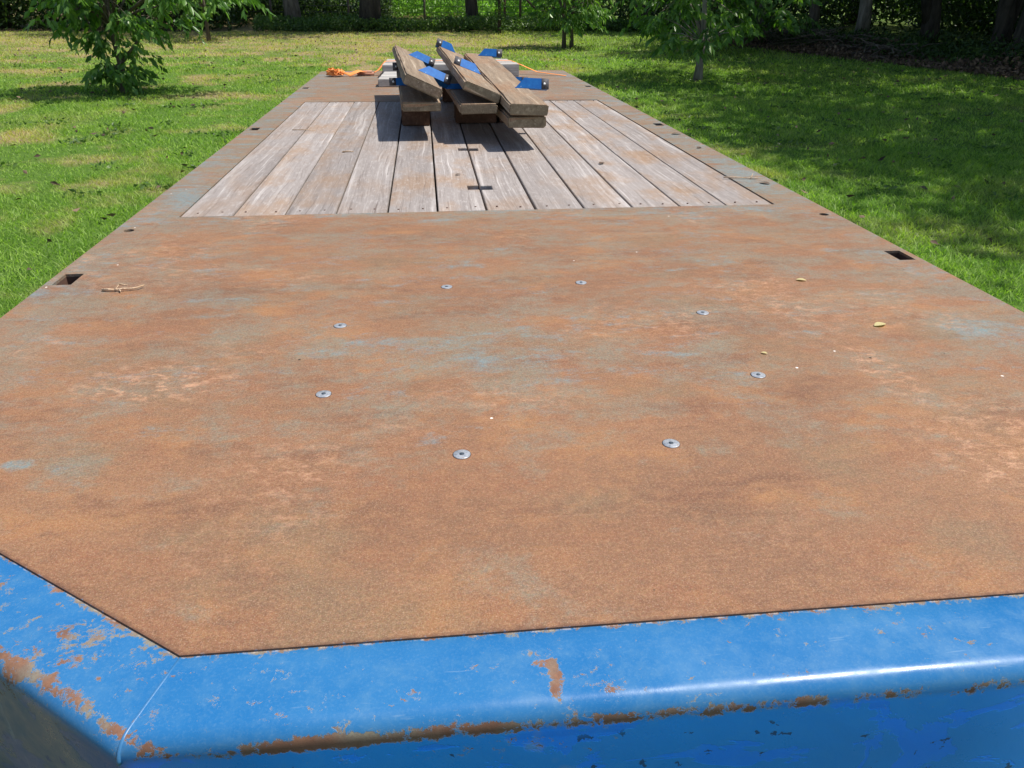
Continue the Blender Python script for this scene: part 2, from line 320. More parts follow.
# --- bark, foliage, grass, ground
def bark(name, a, b):
    n = NT(name); v = n.obj; g = n.noise(n.map(v, (9, 9, 1.6)), 1, 6, .7, .5); g2 = n.noise(n.map(v, (30, 30, 6)), 1, 4, .7)
    c = n.mix(n.mr(g, .35, .65), a, b); c = n.mix(n.mr(n.noise(v, 1.3, 4), .56, .66, 0, .5), c, (.06, .09, .035))
    return n.fin(c, .9, 0, n.bump(n.ma('ADD', g, n.ma('MULTIPLY', g2, .5)), .9, .03), spec=.15)
M['bark'] = bark('grey_brown_bark', (.075, .060, .048), (.20, .17, .135)); M['bark_dk'] = bark('dark_bark', (.035, .030, .024), (.095, .080, .062))
M['bark_pale'] = bark('pale_bark', (.14, .12, .10), (.34, .31, .27)); M['twig'] = bark('dry_twig', (.42, .28, .17), (.66, .50, .36))
def foliage(name, a, b, c3, patch=.5, trans=.42, rough=.42, sc=1.2):
    n = NT(name); r = n.island(); v = n.obj
    c = n.mix(n.mr(n.noise(v, sc, 3), .38, .62), a, b); c = n.mix(n.mr(r, .55, 1, 0, .9), c, c3)
    c = n.mix(n.mr(r, .28, 0, 0, .5), c, tuple(k*.55 for k in a))
    return leaf_finish(n, c, trans, rough)
M['leaf_young'] = foliage('young_tree_leaves', (.085, .185, .045), (.13, .255, .055), (.25, .41, .09), rough=.34)
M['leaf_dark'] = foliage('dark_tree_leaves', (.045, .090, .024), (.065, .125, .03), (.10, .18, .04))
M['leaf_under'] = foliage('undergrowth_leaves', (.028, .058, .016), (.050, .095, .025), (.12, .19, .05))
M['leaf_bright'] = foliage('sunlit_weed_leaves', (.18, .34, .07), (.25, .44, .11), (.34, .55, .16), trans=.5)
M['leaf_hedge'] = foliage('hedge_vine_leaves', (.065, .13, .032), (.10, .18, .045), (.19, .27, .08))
n = NT('dead_leaves'); r = n.island(); M['dead'] = n.fin(n.ramp(r, [(0, (.05, .032, .02)), (.5, (.12, .075, .045)), (1, (.24, .16, .10))]), .8)
n = NT('yellow_leaf'); M['yellow'] = leaf_finish(n, n.mix(n.noise(n.obj, 60, 3), (.66, .56, .30), (.58, .52, .26)), .3)

def dryness(n, v):
    xyz = n.sep(v)
    p = n.noise(n.map(v, (1, 1, 0)), .9, 5, .62)
    q = n.noise(n.map(v, (1, 1, 0), loc=(11, 4, 0)), .28, 4, .6)
    f = n.ma('ADD', n.mr(p, .50, .66, 0, .85), n.mr(q, .50, .66, 0, .4))
    far = n.mr(xyz[1], 14.5, 24, 0, .62, True)
    f = n.ma('ADD', f, n.ma('MULTIPLY', far, n.mr(p, .3, .6, .6, 1.2)))
    nb = n.ma('MULTIPLY', n.mr(n.ma('ABSOLUTE', n.ma('ADD', xyz[0], 1.55)), .8, .0, 0, 1.2, True), n.mr(p, .42, .54))   # scalped strip along the left of the deck
    f = n.ma('ADD', f, nb)
    return n.ma('MULTIPLY', n.ma('MINIMUM', f, 1.0), n.mr(xyz[0], 1.2, 4.5, 1.0, .30, True))
n = NT('grass_blades'); v = n.obj; f = dryness(n, v); r = n.island()
gr = n.mix(n.mr(n.noise(v, 1.7, 4), .35, .65), (.165, .315, .045), (.310, .46, .090)); gr = n.mix(n.mr(r, .5, 1, 0, .8), gr, (.44, .60, .13)); gr = n.mix(n.mr(r, .35, 0, 0, .85), gr, (.04, .095, .02))
dr = n.mix(r, (.46, .40, .12), (.72, .56, .30))
c = n.mix(n.ma('MULTIPLY', f, n.mr(r, .0, 1., 1.15, .45)), gr, dr)
M['grass'] = leaf_finish(n, c, .5, .5)
n = NT('lawn_soil'); v = n.obj; f = dryness(n, v)
g = n.mix(n.noise(v, 60, 5, .7), (.05, .105, .018), (.14, .25, .04)); d = n.mix(n.noise(v, 70, 5, .7), (.17, .12, .07), (.42, .33, .18))
c = n.mix(n.mr(f, .1, .9), g, d)
M['ground'] = n.fin(c, .95, 0, n.bump(n.noise(v, 45, 5, .7), .8, .04), spec=.1)

# ------------------------------------------------------------------ ground
SL = .02; GZ = -.9
def gz(x, y): return GZ+SL*y+0*x
N = 60
gx = np.linspace(-160, 160, N); gy = np.linspace(-60, 240, N); mb = MB()
X, Y = np.meshgrid(gx, gy); mb.add(np.stack([X, Y, GZ+SL*Y-.012], -1).reshape(-1, 3), [(j*N+i, j*N+i+1, (j+1)*N+i+1, (j+1)*N+i) for j in range(N-1) for i in range(N-1)])
tag(mb.build('ground', M['ground']), kind='structure')

# ------------------------------------------------------------------ trailer
tr = tag(empty('flatbed_trailer', (0, 0, GZ)), 'long flatbed trailer with rusty steel deck, silvery plank centre and chipped blue front lip', 'trailer')
troot = tr; HZ = -GZ
body = []           # parts built in deck coordinates, shifted up with their mesh origin at the empty
def tp(o): o.location.z = HZ; body.append(o); return o
def circ(cx, cy, r, k=16): return [(cx+r*math.cos(2*math.pi*i/k), cy+r*math.sin(2*math.pi*i/k)) for i in range(k)]
def para(cx, cy, w, l): return [(cx-w/2, cy-l/2), (cx+w/2, cy-l/2), (cx+w/2, cy+l/2), (cx-w/2, cy+l/2)]
W2 = 1.25; FY = .706; CX = .527; DX, DY = -.302, .220
cham = lambda s_: None
YE = FY+(W2-CX)*(.220/.302)
END = 8.66; CXR = .575; YER = FY+(W2-CXR)*(.220/.302)
pock = [(1.203, 2.128), (1.203, 4.80), (1.203, 7.03)]
holes = [para(sx*px, py, .050, .092) for sx in (-1, 1) for px, py in pock]+[circ(sx*1.202, 2.62, .017) for sx in (-1, 1)]
well = [(-1.087, 2.782), (1.087, 2.782), (1.087, 6.07), (-1.087, 6.07)]
outer = [(-CX, FY), (CXR, FY), (W2, YER), (W2, END-.05), (W2-.06, END), (-W2+.06, END), (-W2, END-.05), (-W2, YE)]
tp(plate('deck_plate', outer, holes+[well], -.008, 0, M['rust'], tr))
# pockets below the holes
for sx in (-1, 1):
    for px, py in pock:
        p_ = para(sx*px, py, .058, .100); q_ = para(sx*px, py, .050, .092)
        tp(plate('stake_pocket', p_, [q_], -.13, -.0085, M['dark'], tr))
    tp(plate('tie_down_tube', circ(sx*1.202, 2.62, .021), [circ(sx*1.202, 2.62, .017)], -.12, -.0085, M['dark'], tr))
# bent front lip swept round the chamfered nose
prof = [(-.012, -.0095), (-.001, -.0038), (.0, -.0032), (.03, -.0045), (.06, -.006), (.090, -.0078)]
r_ = .025; cx_, cz_ = .090, -.0078-r_
for i in range(1, 9):
    a = math.pi/2*i/8; prof.append((cx_+r_*math.sin(a), cz_+r_*math.cos(a)))
prof += [(.115, -.12), (.115, -.22), (.115, -.34), (.100, -.355), (.06, -.355)]
nx, ny = -.220/math.hypot(.22, .302), -.302/math.hypot(.22, .302)
def ring(s_):
    mx = s_*(1+ny)/(-nx)*-1        # miter: intersection of y=FY-s and chamfer line offset by s
    # chamfer line: (x+CX)*nx+(y-FY)*ny = s
    xm = -CX+(s_-(-s_)*ny)/nx
    yE = FY+(s_-(-W2+CX)*nx)/ny
    yR = FY+(s_-(-W2+CXR)*nx)/ny
    return [(-W2, yE), (xm, FY-s_), (-xm-CX+CXR, FY-s_), (W2, yR)]
bm = bmesh.new(); uvl = bm.loops.layers.uv.new('UVMap'); rows = []; dist = 0; ds = []
for i, (s_, z) in enumerate(prof):
    if i: dist += math.hypot(s_-prof[i-1][0], z-prof[i-1][1])
    ds.append(dist-.012); rr = ring(s_); pts = []
    for a, b in zip(rr[:-1], rr[1:]):
        for k in range(6): pts.append((a[0]+(b[0]-a[0])*k/6, a[1]+(b[1]-a[1])*k/6, z))
    pts.append((*rr[-1], z)); rows.append([bm.verts.new(p) for p in pts])
for i in range(len(rows)-1):
    for j in range(len(rows[0])-1):
        f = bm.faces.new((rows[i][j], rows[i+1][j], rows[i+1][j+1], rows[i][j+1]))
        f.smooth = True
        for l, (a, b) in zip(f.loops, ((i, j), (i+1, j), (i+1, j+1), (i, j+1))): l[uvl].uv = (rows[a][b].co.x, ds[a])
for e in bm.edges:
    if len(e.link_faces) == 2 and e.calc_face_angle(0) > .35: e.smooth = False
bmesh.ops.recalc_face_normals(bm, faces=bm.faces[:])
me = bpy.data.meshes.new('front_lip'); bm.to_mesh(me); bm.free()
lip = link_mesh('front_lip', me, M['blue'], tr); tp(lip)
bpy.context.view_layer.update()
# mitre welds
for sx in (-1, 1):
    mb = MB(); P = []
    for (s_, z) in prof[2:14]:
        q = ring(s_)[1 if sx < 0 else 2]; P.append((q[0], q[1], z-.0018))
    mb.tube(P, .0024, 8); tp(mb.build('corner_weld', M['weld'], tr, True))
# side beams, frame below
for sx in (-1, 1):
    mb = MB(); a, b = sorted((sx*1.244, sx*1.232)); mb.box((a, YE-.13, -.24), (b, END-.06, -.0085)); tp(mb.build('side_rail', M['side'], tr))
    mb = MB(); a, b = sorted((sx*.40, sx*.52)); mb.box((a, .9, -.50), (b, END-.1, -.24)); tp(mb.build('main_beam', M['frame'], tr))
    mb = MB(); mb.box((sx*.46-.05, 1.55, -.86), (sx*.46+.05, 1.65, -.50)); mb.box((sx*.46-.12, 1.48, -.87), (sx*.46+.12, 1.72, -.86)); tp(mb.build('landing_leg', M['frame'], tr))
for y in np.arange(1.4, 8.6, .6):
    mb = MB(); mb.box((-1.23, y-.03, -.238), (1.23, y+.03, -.135)); tp(mb.build('crossmember', M['frame'], tr))
mb = MB(); mb.box((-1.23, 2.6, -.072), (1.23, 6.3, -.066)); tp(mb.build('plank_support', M['dark'], tr))
mb = MB(); mb.box((-1.23, END-.072, -.238), (1.23, END-.062, -.0085)); tp(mb.build('tail_beam', M['side'], tr))
for y in (6.9, 7.9):
    for sx in (-1, 1):
        mb = MB(); gzz = (GZ+SL*y)
        Rr = .32
        cyl = [(sx*.85+dx, y, gzz+Rr+.001) for dx in (-.11, -.10, .10, .11)]
        mb.tube(cyl, [Rr-.03, Rr, Rr, Rr-.03], 28); o = mb.build('wheel', M['dark'], tr); tp(o)
# planks
edges_px = [-1.085, -.905, -.725, -.545, -.362, -.182, -.003, .178, .358, .540, .722, .903, 1.085]
gaps = [.0015, .0028, .003, .003, .0036, .004, .0045, .0045, .004, .004, .003, .0028, .0015]
slots = [4.047, 3.169]
for i in range(12):
    x0 = edges_px[i]+gaps[i]; x1 = edges_px[i+1]-gaps[i+1]; y0 = 2.786+random.uniform(0, .004); y1 = 6.066-random.uniform(0, .004)
    jog = random.uniform(-.0015, .0015)
    L0 = [(x0, y0), (x1, y0)]; R_ = []
    def notch(x, inw, ys): return [q for y in ys for q in ((x, y-.036), (x+inw, y-.036), (x+inw, y+.036), (x, y+.036))]
    rs = notch(x1, -.046, sorted(slots)) if i == 5 else []
    ls = notch(x0, .046, sorted(slots)) if i == 6 else []
    poly = L0+rs+[(x1+jog, y1), (x0+jog, y1)]+ls[::-1]
    o = plate('deck_plank', poly, [], -.055, -.001-random.uniform(0, .003), M['plank'], tr, bevel=.0018); tp(o)
sb = MB(); sb.tube([(0, 0, -.004), (0, 0, .0008)], .0038, 8); screw_me = sb.mesh('plank_screw'); screw_me.materials.append(M['dark'])
for i in range(12):
    for fx in (.25, .75):
        for yy in (2.84, 6.01):
            o = bpy.data.objects.new('plank_screw', screw_me); col.objects.link(o); o.parent = tr
            o.location = (edges_px[i]+(edges_px[i+1]-edges_px[i])*(fx+random.uniform(-.06, .06)), yy+random.uniform(-.01, .01), HZ-.0005)
# ring of countersunk bolts
for k in range(8):
    a = R(22.5+45*k); x, y = .009+.478*math.cos(a), 1.545+.46*math.sin(a)
    mb = MB(); mb.tube([(0, 0, -.006), (0, 0, .0004), (0, 0, .0008)], [.0148, .0148, .0138], 24); o = mb.build('bolt', M['bolt'], tr); o.location = (x, y, HZ+.0006); o.rotation_euler.z = k
    mb = MB(); mb.tube([(0, 0, .0005), (0, 0, .0013)], .0045, 6); s = mb.build('bolt_socket', M['sock'], o)
    mb = MB(); mb.tube([(0, 0, -.006), (0, 0, -.00025)], .0160, 24); mb.build('countersink', M['dark'], o)

# ------------------------------------------------------------------ board pile
def board(loc, yaw_, pit, rol, L_, T_, label, brk, seed, wd=.235):
    mx = Matrix.Rotation(yaw_, 4, 'Z') @ Matrix.Rotation(pit, 4, 'X') @ Matrix.Rotation(rol, 4, 'Y')
    o = empty('stake_board', loc); o.rotation_euler = mx.to_euler()
    tag(o, label, 'board', 'boards with blue steel brackets piled on the deck')
    b = rbox('board', (-wd/2, 0, 0), (wd/2, L_, T_), M['board'], o, .008, .0022, 14, seed)
    e = rbox('end_grain', (-wd/2+.004, -.0006, .004), (wd/2-.004, .004, T_-.004), M['bend'], o, .0008)
    for (y, x0, w, sgn, hh, lean, under) in brk:
        # angle iron: flange lying on the board, upright flange cut off slantwise at one end, bare drilled tab at the other
        bm = bmesh.new(); t = .006
        x1 = x0+w*sgn; cut = hh*.9*sgn
        out = [(x0, 0), (x1, 0), (x1, hh), (x0+cut, hh)]
        for yy in (0, t):
            pass
        A = [bm.verts.new((x, 0, z)) for x, z in out]; B_ = [bm.verts.new((x, t, z)) for x, z in out]
        bm.faces.new(A); bm.faces.new(B_[::-1])
        for i in range(4): bm.faces.new((A[i], B_[i], B_[(i+1) % 4], A[(i+1) % 4]))
        F = [(x0, t), (x1, t), (x1, .05), (x0+cut*.8, .05)]
        A = [bm.verts.new((x, y_, .0005)) for x, y_ in F]; B_ = [bm.verts.new((x, y_, t)) for x, y_ in F]
        bm.faces.new(A); bm.faces.new(B_[::-1])
        for i in range(4): bm.faces.new((A[i], B_[i], B_[(i+1) % 4], A[(i+1) % 4]))
        bmesh.ops.recalc_face_normals(bm, faces=bm.faces[:])
        me = bpy.data.meshes.new('bracket'); bm.to_mesh(me); bm.free()
        p = link_mesh('bracket', me, M['bracket'], o); p.location = (0, y, (T_+.001) if not under else -hh-.001); p.rotation_euler.x = -lean
        mb = MB(); a, c_ = sorted((x1-sgn*.038, x1+sgn*.003)); mb.box((a, -.001, -.0005), (c_, t+.001, hh+.0005)); tb = mb.build('bracket_tab', M['tab'], p)
        mb = MB(); xb = x1-sgn*.022; mb.tube([(xb, -.004, hh*.5), (xb, -.0005, hh*.5)], .0065, 12); mb.build('bracket_bolt', M['boltw'], p)
    return o
board((.293, 4.0, .106), .04, 0, .0, 2.1, .056, 'lowest board at the right of the pile, under a board with a slanted blue bracket', [(1.5, .03, .22, 1, .05, .1, False)], 1, .195)
board((.297, 3.974, .168), .054, .046, .055, 2.13, .055, 'rightmost top board of the pile, blue bracket near its end pointing right', [(.52, .015, .185, 1, .055, .3, False), (2.0, -.01, .17, 1, .05, .3, False)], 2, .195)
board((.067, 4.207, .147), .04, 0, .0, 2.1, .048, 'middle lower board with rounded worn end, in shade under the tilted middle board', [(.75, -.12, .2, 1, .03, .1, False)], 3, .195)
board((.078, 4.249, .228), .047, .028, .375, 2.106, .048, 'tilted middle top board with a bright blue bracket lying across its face', [(.85, .09, .175, -1, .055, .7, False), (2.0, .03, .15, -1, .05, .4, False)], 4, .205)
board((-.229, 4.319, .147), .04, 0, 0, 2.1, .048, 'lower left board resting on a red-brown block, blue bracket sticking out to its left', [(.86, .10, .26, -1, .045, .1, False), (1.95, .10, .23, -1, .055, .1, False)], 5, .21)
board((-.229, 4.319, .248), .057, .012, .42, 2.158, .052, 'steeply tilted top left board with two blue brackets on its right edge', [(.62, -.0, .20, 1, .06, .75, False), (1.70, -.01, .19, 1, .055, .6, False)], 6, .21)
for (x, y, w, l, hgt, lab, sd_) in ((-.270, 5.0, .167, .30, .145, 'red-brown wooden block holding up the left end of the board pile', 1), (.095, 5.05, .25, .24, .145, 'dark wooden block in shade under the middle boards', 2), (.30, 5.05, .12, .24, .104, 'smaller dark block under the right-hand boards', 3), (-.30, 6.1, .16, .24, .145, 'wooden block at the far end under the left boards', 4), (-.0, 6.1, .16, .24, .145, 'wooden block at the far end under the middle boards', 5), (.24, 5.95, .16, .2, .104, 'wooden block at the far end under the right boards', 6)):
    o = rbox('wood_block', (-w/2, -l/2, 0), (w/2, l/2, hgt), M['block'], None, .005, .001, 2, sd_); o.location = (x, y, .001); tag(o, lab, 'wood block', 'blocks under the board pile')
# pale timbers lying across the deck behind the pile
dl = ['nearest pale grey plank lying crosswise behind the board pile', 'pale grey plank second from the pile, flat on the rusty deck', 'pale grey plank third from the pile, beside the thicker timbers',
      'thick pale timber closest to the flat pale planks, lying crosswise', 'thick pale timber in the middle of the far row under the orange strap', 'farthest thick pale timber, crosswise near the end of the deck']
for i in range(6):
    if i < 3: lo, hi = (-.60+.01*i, 7.06+.255*i, .001), (.50+.02*i, 7.06+.255*i+.235, .062)
    else: lo, hi = (-.62+.008*i, 7.90+.25*(i-3), .001), (.70-.02*(i-3), 7.90+.25*(i-3)+.235, .115)
    c0 = Vector(((lo[0]+hi[0])/2, (lo[1]+hi[1])/2, lo[2]))
    # build along local Y so the grain follows the length
    l = hi[0]-lo[0]; w = hi[1]-lo[1]
    o = rbox('pale_timber', (-w/2, -l/2, 0), (w/2, l/2, hi[2]-lo[2]), M['pale'], None, .005, .0015, 8, i); o.location = c0; o.rotation_euler.z = R(90)
    tag(o, dl[i], 'timber', 'pale timbers behind the pile')

# orange strap
st = tag(empty('ratchet_strap', (-1.05, 8.0, .001)), 'orange webbing strap bunched on the far left of the deck, running over pale timbers', 'strap')
def ribbon(pts, w, t=.003, twist=None):
    mb = MB(); pts = [Vector(p) for p in pts]; V = []; n_ = len(pts)
    for i, p in enumerate(pts):
        d = (pts[min(i+1, n_-1)]-pts[max(i-1, 0)]).normalized(); s_ = d.cross(Vector((0, 0, 1))).normalized()
        a = twist[i] if twist else 0; u = d.cross(s_); s2 = s_*math.cos(a)+u*math.sin(a); u2_ = d.cross(s2)*t
        V += [p+s2*w/2, p-s2*w/2, p-s2*w/2+u2_, p+s2*w/2+u2_]
    F = [(i*4+j, i*4+(j+1) % 4, (i+1)*4+(j+1) % 4, (i+1)*4+j) for i in range(n_-1) for j in range(4)]+[(3, 2, 1, 0), (n_*4-4, n_*4-3, n_*4-2, n_*4-1)]
    mb.add(V, F); return mb
rr = random.Random(4); P = []; tw = []
for i in range(110):
    a = i*.62; r0 = .02+.045*rr.random(); P.append((r0*math.cos(a)*1.3, r0*math.sin(a)*1.0, .012+.06*(i/110)*rr.random()+.008)); tw.append(rr.uniform(-1.2, 1.2))
hp = ribbon(P, .030, .003, tw).build('strap_heap', M['strap'], st); hp.location = (0, .05, 0)
P = [(.06, .05, .04), (.14, .02, .02), (.22, .06, .05), (.30, .12, .035)]
ribbon(P, .045, .004, [0, .6, .3, 0]).build('strap_end', M['strap'], st)
mb = MB(); mb.box((.20, .10, .004), (.36, .145, .030)); mb.box((.22, .09, .03), (.34, .155, .045)); mb.tube([(.21, .07, .03), (.21, .17, .03)], .014, 10); mb.build('ratchet', M['strap2'], st)
P = [(.36, .12, .03), (.40, .14, .05), (.47, .2, .125), (.6, .22, .128), (1.1, .22, .128), (1.70, .22, .128), (1.80, .2, .09), (1.95, .12, .03), (2.22, -.02, .004)]
P2 = []
for i in range(len(P)-1):
    for k in range(4): P2.append(tuple(P[i][j]+(P[i+1][j]-P[i][j])*k/4 for j in range(3)))
P2.append(P[-1])
ribbon(P2, .03, .0035).build('strap_webbing', M['strap'], st)

# twigs and leaves on the deck
def twig(pts, r, loc, label, extra=()):
    mb = MB(); mb.tube(pts, [r*(1-.5*i/(len(pts)-1)) for i in range(len(pts))], 6)
    for e in extra: mb.tube(e, [r*.7, r*.35], 5)
    o = mb.build('twig', M['twig'], None, True); o.location = loc; tag(o, label, 'twig', 'twigs lying on the deck'); return o
twig([(-.055, 0, .003), (-.04, -.004, .005), (-.02, -.006, .004), (0, -.004, .006), (.02, 0, .004), (.035, .004, .006), (.045, .02, .006)], .0036, (-1.02, 2.02, .001), 'pale forked twig on the rusty plate near the left stake pocket', [[(-.02, -.006, .004), (-.015, .016, .012)], [(-.015, .016, .012), (.005, .014, .009)], [(-.01, -.005, .004), (-.002, -.02, .004)]])
twig([(-.11, .03, .003), (-.06, .015, .005), (0, 0, .004), (.03, -.005, .006)], .0030, (1.165, 3.22, .001), 'thin dry twig on the right rail beside the end plank', [[(0, 0, .004), (.02, .03, .018)], [(.0, 0, .004), (.04, -.03, .008)]])
twig([(-.08, .02, .003), (0, 0, .005), (.06, -.03, .004)], .0028, (-.90, 4.72, 0), 'thin grey twig lying across the far left planks')
twig([(-.03, .0, .003), (.0, .006, .005), (.025, -.002, .004)], .0040, (-.60, 4.0, 0), 'short stub of twig lying on the left planks')
def leafobj(loc, s, rz, mt, label, cat='leaf'):
    bm = bmesh.new(); k = 6; top = []; bot = []; mid = []
    for i in range(k+1):
        t = i/k; w = s*.26*math.sin(math.pi*min(1, t*1.02))**.8+.0004; z = .0015+s*.05*math.sin(t*3.1)
        mid.append(bm.verts.new((s*(t-.5), 0, z))); top.append(bm.verts.new((s*(t-.5), w, z+w*.15))); bot.append(bm.verts.new((s*(t-.5), -w, z+w*.15)))
    for i in range(k): bm.faces.new((mid[i], mid[i+1], top[i+1], top[i])); bm.faces.new((bot[i], bot[i+1], mid[i+1], mid[i]))
    me = bpy.data.meshes.new('leaf'); bm.to_mesh(me); bm.free(); me.shade_smooth()
    o = link_mesh('fallen_leaf', me, mt); o.location = loc; o.rotation_euler.z = rz; tag(o, label, cat, 'leaves lying on the deck')
leafobj((.845, 1.60, .001), .036, .3, M['yellow'], 'pale yellow leaf on the rusty plate toward the right edge, largest of the pale leaves')
leafobj((.80, 1.93, .001), .028, -.4, M['yellow'], 'tiny yellowish leaf on the rusty plate, farther back than the other yellow leaf')
leafobj((.505, 1.47, .001), .014, -.6, M['yellow'], 'tiny greenish leaf scrap just behind the right-hand bolt')
leafobj((1.19, 3.13, .001), .05, 2.2, M['dead'], 'dry brown leaf on the right rail by the twig')
leafobj((1.19, 3.98, .001), .045, .8, M['dead'], 'dry brown leaf on the right rail, second from the front')
leafobj((1.20, 4.42, .001), .06, .1, M['dead'], 'curled dead leaf farthest back on the right rail')
leafobj((.60, 3.62, .0), .05, 1.1, M['dead'], 'curled dead leaf on a plank right of the slots')
leafobj((-.08, 3.42, .0), .03, .6, M['dead'], 'small orange-brown leaf between the two slots in the planks')

# ------------------------------------------------------------------ foliage tools
def unit(a): return a/np.maximum(np.linalg.norm(a, axis=-1, keepdims=True), 1e-9)
def add_leaves(mb, P, D, Ln, Wd, fold=.35, seed=None):
    """folded pointed leaves: 2 triangles each"""
    n_ = len(P); D = unit(D); rnd = rng.normal(size=(n_, 3)); S = unit(np.cross(D, rnd)); U = np.cross(S, D)
    Ln = np.broadcast_to(Ln, (n_,))[:, None]; Wd = np.broadcast_to(Wd, (n_,))[:, None]
    base = P; tip = P+D*Ln-U*Ln*.12; md = P+D*Ln*.42
    l = md+S*Wd*.5+U*Wd*fold; r = md-S*Wd*.5+U*Wd*fold
    V = np.stack([base, r, tip, l], 1).reshape(-1, 3); b = np.arange(n_)[:, None]*4
    mb.add(V, np.concatenate([b+[0, 1, 2], b+[0, 2, 3]]))
def big_crown(name, pos, zc, rad, rz, n_clump, per, leaf, mat, parent, clump=.75):
    mb = MB(); d = unit(rng.normal(size=(n_clump, 3))); rr_ = rng.random(n_clump)**.45
    C = d*rr_[:, None]*np.array([rad, rad, rz]); C[:, 2] += zc
    P = np.repeat(C, per, 0)+rng.normal(size=(n_clump*per, 3))*clump*np.array([.5, .5, .33])
    D = rng.normal(size=P.shape)+np.array([0, 0, -.7])
    add_leaves(mb, P, D, leaf*rng.uniform(.7, 1.3, len(P)), leaf*.55*rng.uniform(.8, 1.2, len(P)))
    return mb.build(name, mat, parent)
def big_tree(x, y, r, label, cat='tree', h=9, rad=4.5, rz=3.2, nc=170, per=36, leaf=.26, lm='leaf_dark', bk='bark_dk', lean=(0, 0), kind='shade_tree', fork=False, group='tall trees round the lawn'):
    z0 = gz(x, y); t = tag(empty(kind, (x, y, z0)), label, cat, group)
    mb = MB(); zc = h-.2
    pts = []; rad_ = []
    for i in range(9):
        f = i/8; pts.append((lean[0]*f*h*.75+.05*math.sin(i*1.9+x), lean[1]*f*h*.75+.05*math.cos(i*2.3+y), -.1+f*h*.8)); rad_.append(r*(1.22 if i == 0 else 1.02 if i == 1 else 1-.55*f))
    mb.tube(pts, rad_, 14)
    rr_ = random.Random(int(x*10+y*7))
    for k in range(9):
        s_ = rr_.uniform(.35, .95); b0 = Vector(pts[int(s_*8)]); a = k*2.4+rr_.random(); ln = rad*rr_.uniform(.6, .95)
        e = b0+Vector((math.cos(a)*ln, math.sin(a)*ln, ln*rr_.uniform(.35, .8))); m_ = b0.lerp(e, .5)+Vector((0, 0, .2*ln))
        q = r*.42*(1.1-s_*.5); mb.tube([b0, m_, e], [q, q*.6, q*.2], 7)
    if fork: mb.tube([(0, 0, .4), (fork*.5, 0, 1.6), (fork*1.3, .1, 4.5)], [r*.7, r*.6, r*.35], 10)
    mb.build('trunk', M[bk], t, True)
    big_crown('crown', None, zc, rad, rz, nc, per, leaf, M[lm], t).location = (lean[0]*h*.7, lean[1]*h*.7, 0)
    return t
def young_tree(x, y, label, r, tips, trunk_pts, leaf=.15, per=9, kind='young_tree', nspr=3, lm='leaf_young', bk='bark', group='young trees on the lawn', limbs=7):
    """tips: array of spray origins relative to the base; leaves hang in hands from each"""
    z0 = gz(x, y); t = tag(empty(kind, (x, y, z0)), label, 'tree', group); mb = MB()
    tp_ = [Vector(p) for p in trunk_pts]; n_ = len(tp_)
    mb.tube(tp_, [r*(1.35 if i == 0 else 1-.75*i/n_) for i in range(n_)], 10)
    tips = np.asarray(tips)
    top = tp_[-1].z
    # limbs to centroids of groups of tips
    idx = rng.permutation(len(tips)); hubs = tips[idx[:max(limbs, 1)]]*np.array([.62, .62, .9])
    for hb in hubs:
        hb = Vector(hb); zz = max(.25*top, min(hb.z*.6, top)); k = min(range(n_), key=lambda i: abs(tp_[i].z-zz)); b0 = tp_[k]
        mb.tube([b0, b0.lerp(hb, .5)+Vector((0, 0, .08)), hb], [r*.42, r*.3, r*.16], 6)
    for tpt in tips:
        q = Vector(tpt); hb = min((Vector(h_) for h_ in hubs), key=lambda h_: (h_-q).length)
        mb.tube([hb, hb.lerp(q, .6)+Vector((0, 0, .05)), q], [r*.15, r*.10, .004], 4, False)
    mb.build('trunk', M[bk], t, True)
    mb = MB(); P = []; D = []
    for tpt in tips:
        for s_ in range(nspr):
            a = rng.uniform(0, 6.28); out = np.array([math.cos(a), math.sin(a), rng.uniform(-.5, .25)])+unit(tpt*np.array([1, 1, 0])+1e-6)*.5
            out = unit(out); ln = leaf*rng.uniform(1.2, 2.6)
            for k in range(per):
                f = (k+1)/per; c_ = tpt+out*ln*f-np.array([0, 0, .35*ln*f*f]); side = np.cross(out, [0, 0, 1])*(1 if k % 2 else -1)
                P.append(c_); D.append(out*.55+side*.75*(1-f*.6)+np.array([0, 0, -.75])+rng.normal(size=3)*.22)
    P = np.array(P); D = np.array(D)
    add_leaves(mb, P, D, leaf*rng.uniform(.65, 1.15, len(P)), leaf*.42*rng.uniform(.8, 1.2, len(P)), .16)
    mb.build('crown', M[lm], t); return t
def shrub_mass(mb, x0, x1, y0, y1, h0, h1, n_, leaf, upr=0., fn=None):
    x = rng.uniform(x0, x1, n_); y = rng.uniform(y0, y1, n_)
    if fn is not None: x, y = fn(x, y)
    hh = h0+(h1-h0)*(.5+.5*np.sin(x*1.3+np.sin(y*1.7)*2)*np.cos(y*1.1+x*.4))
    z = GZ+SL*y+hh*rng.random(n_)**.7
    D = rng.normal(size=(n_, 3))+np.array([0, 0, upr])
    add_leaves(mb, np.stack([x, y, z], -1), D, leaf*rng.uniform(.6, 1.35, n_), leaf*.5*rng.uniform(.7, 1.3, n_))

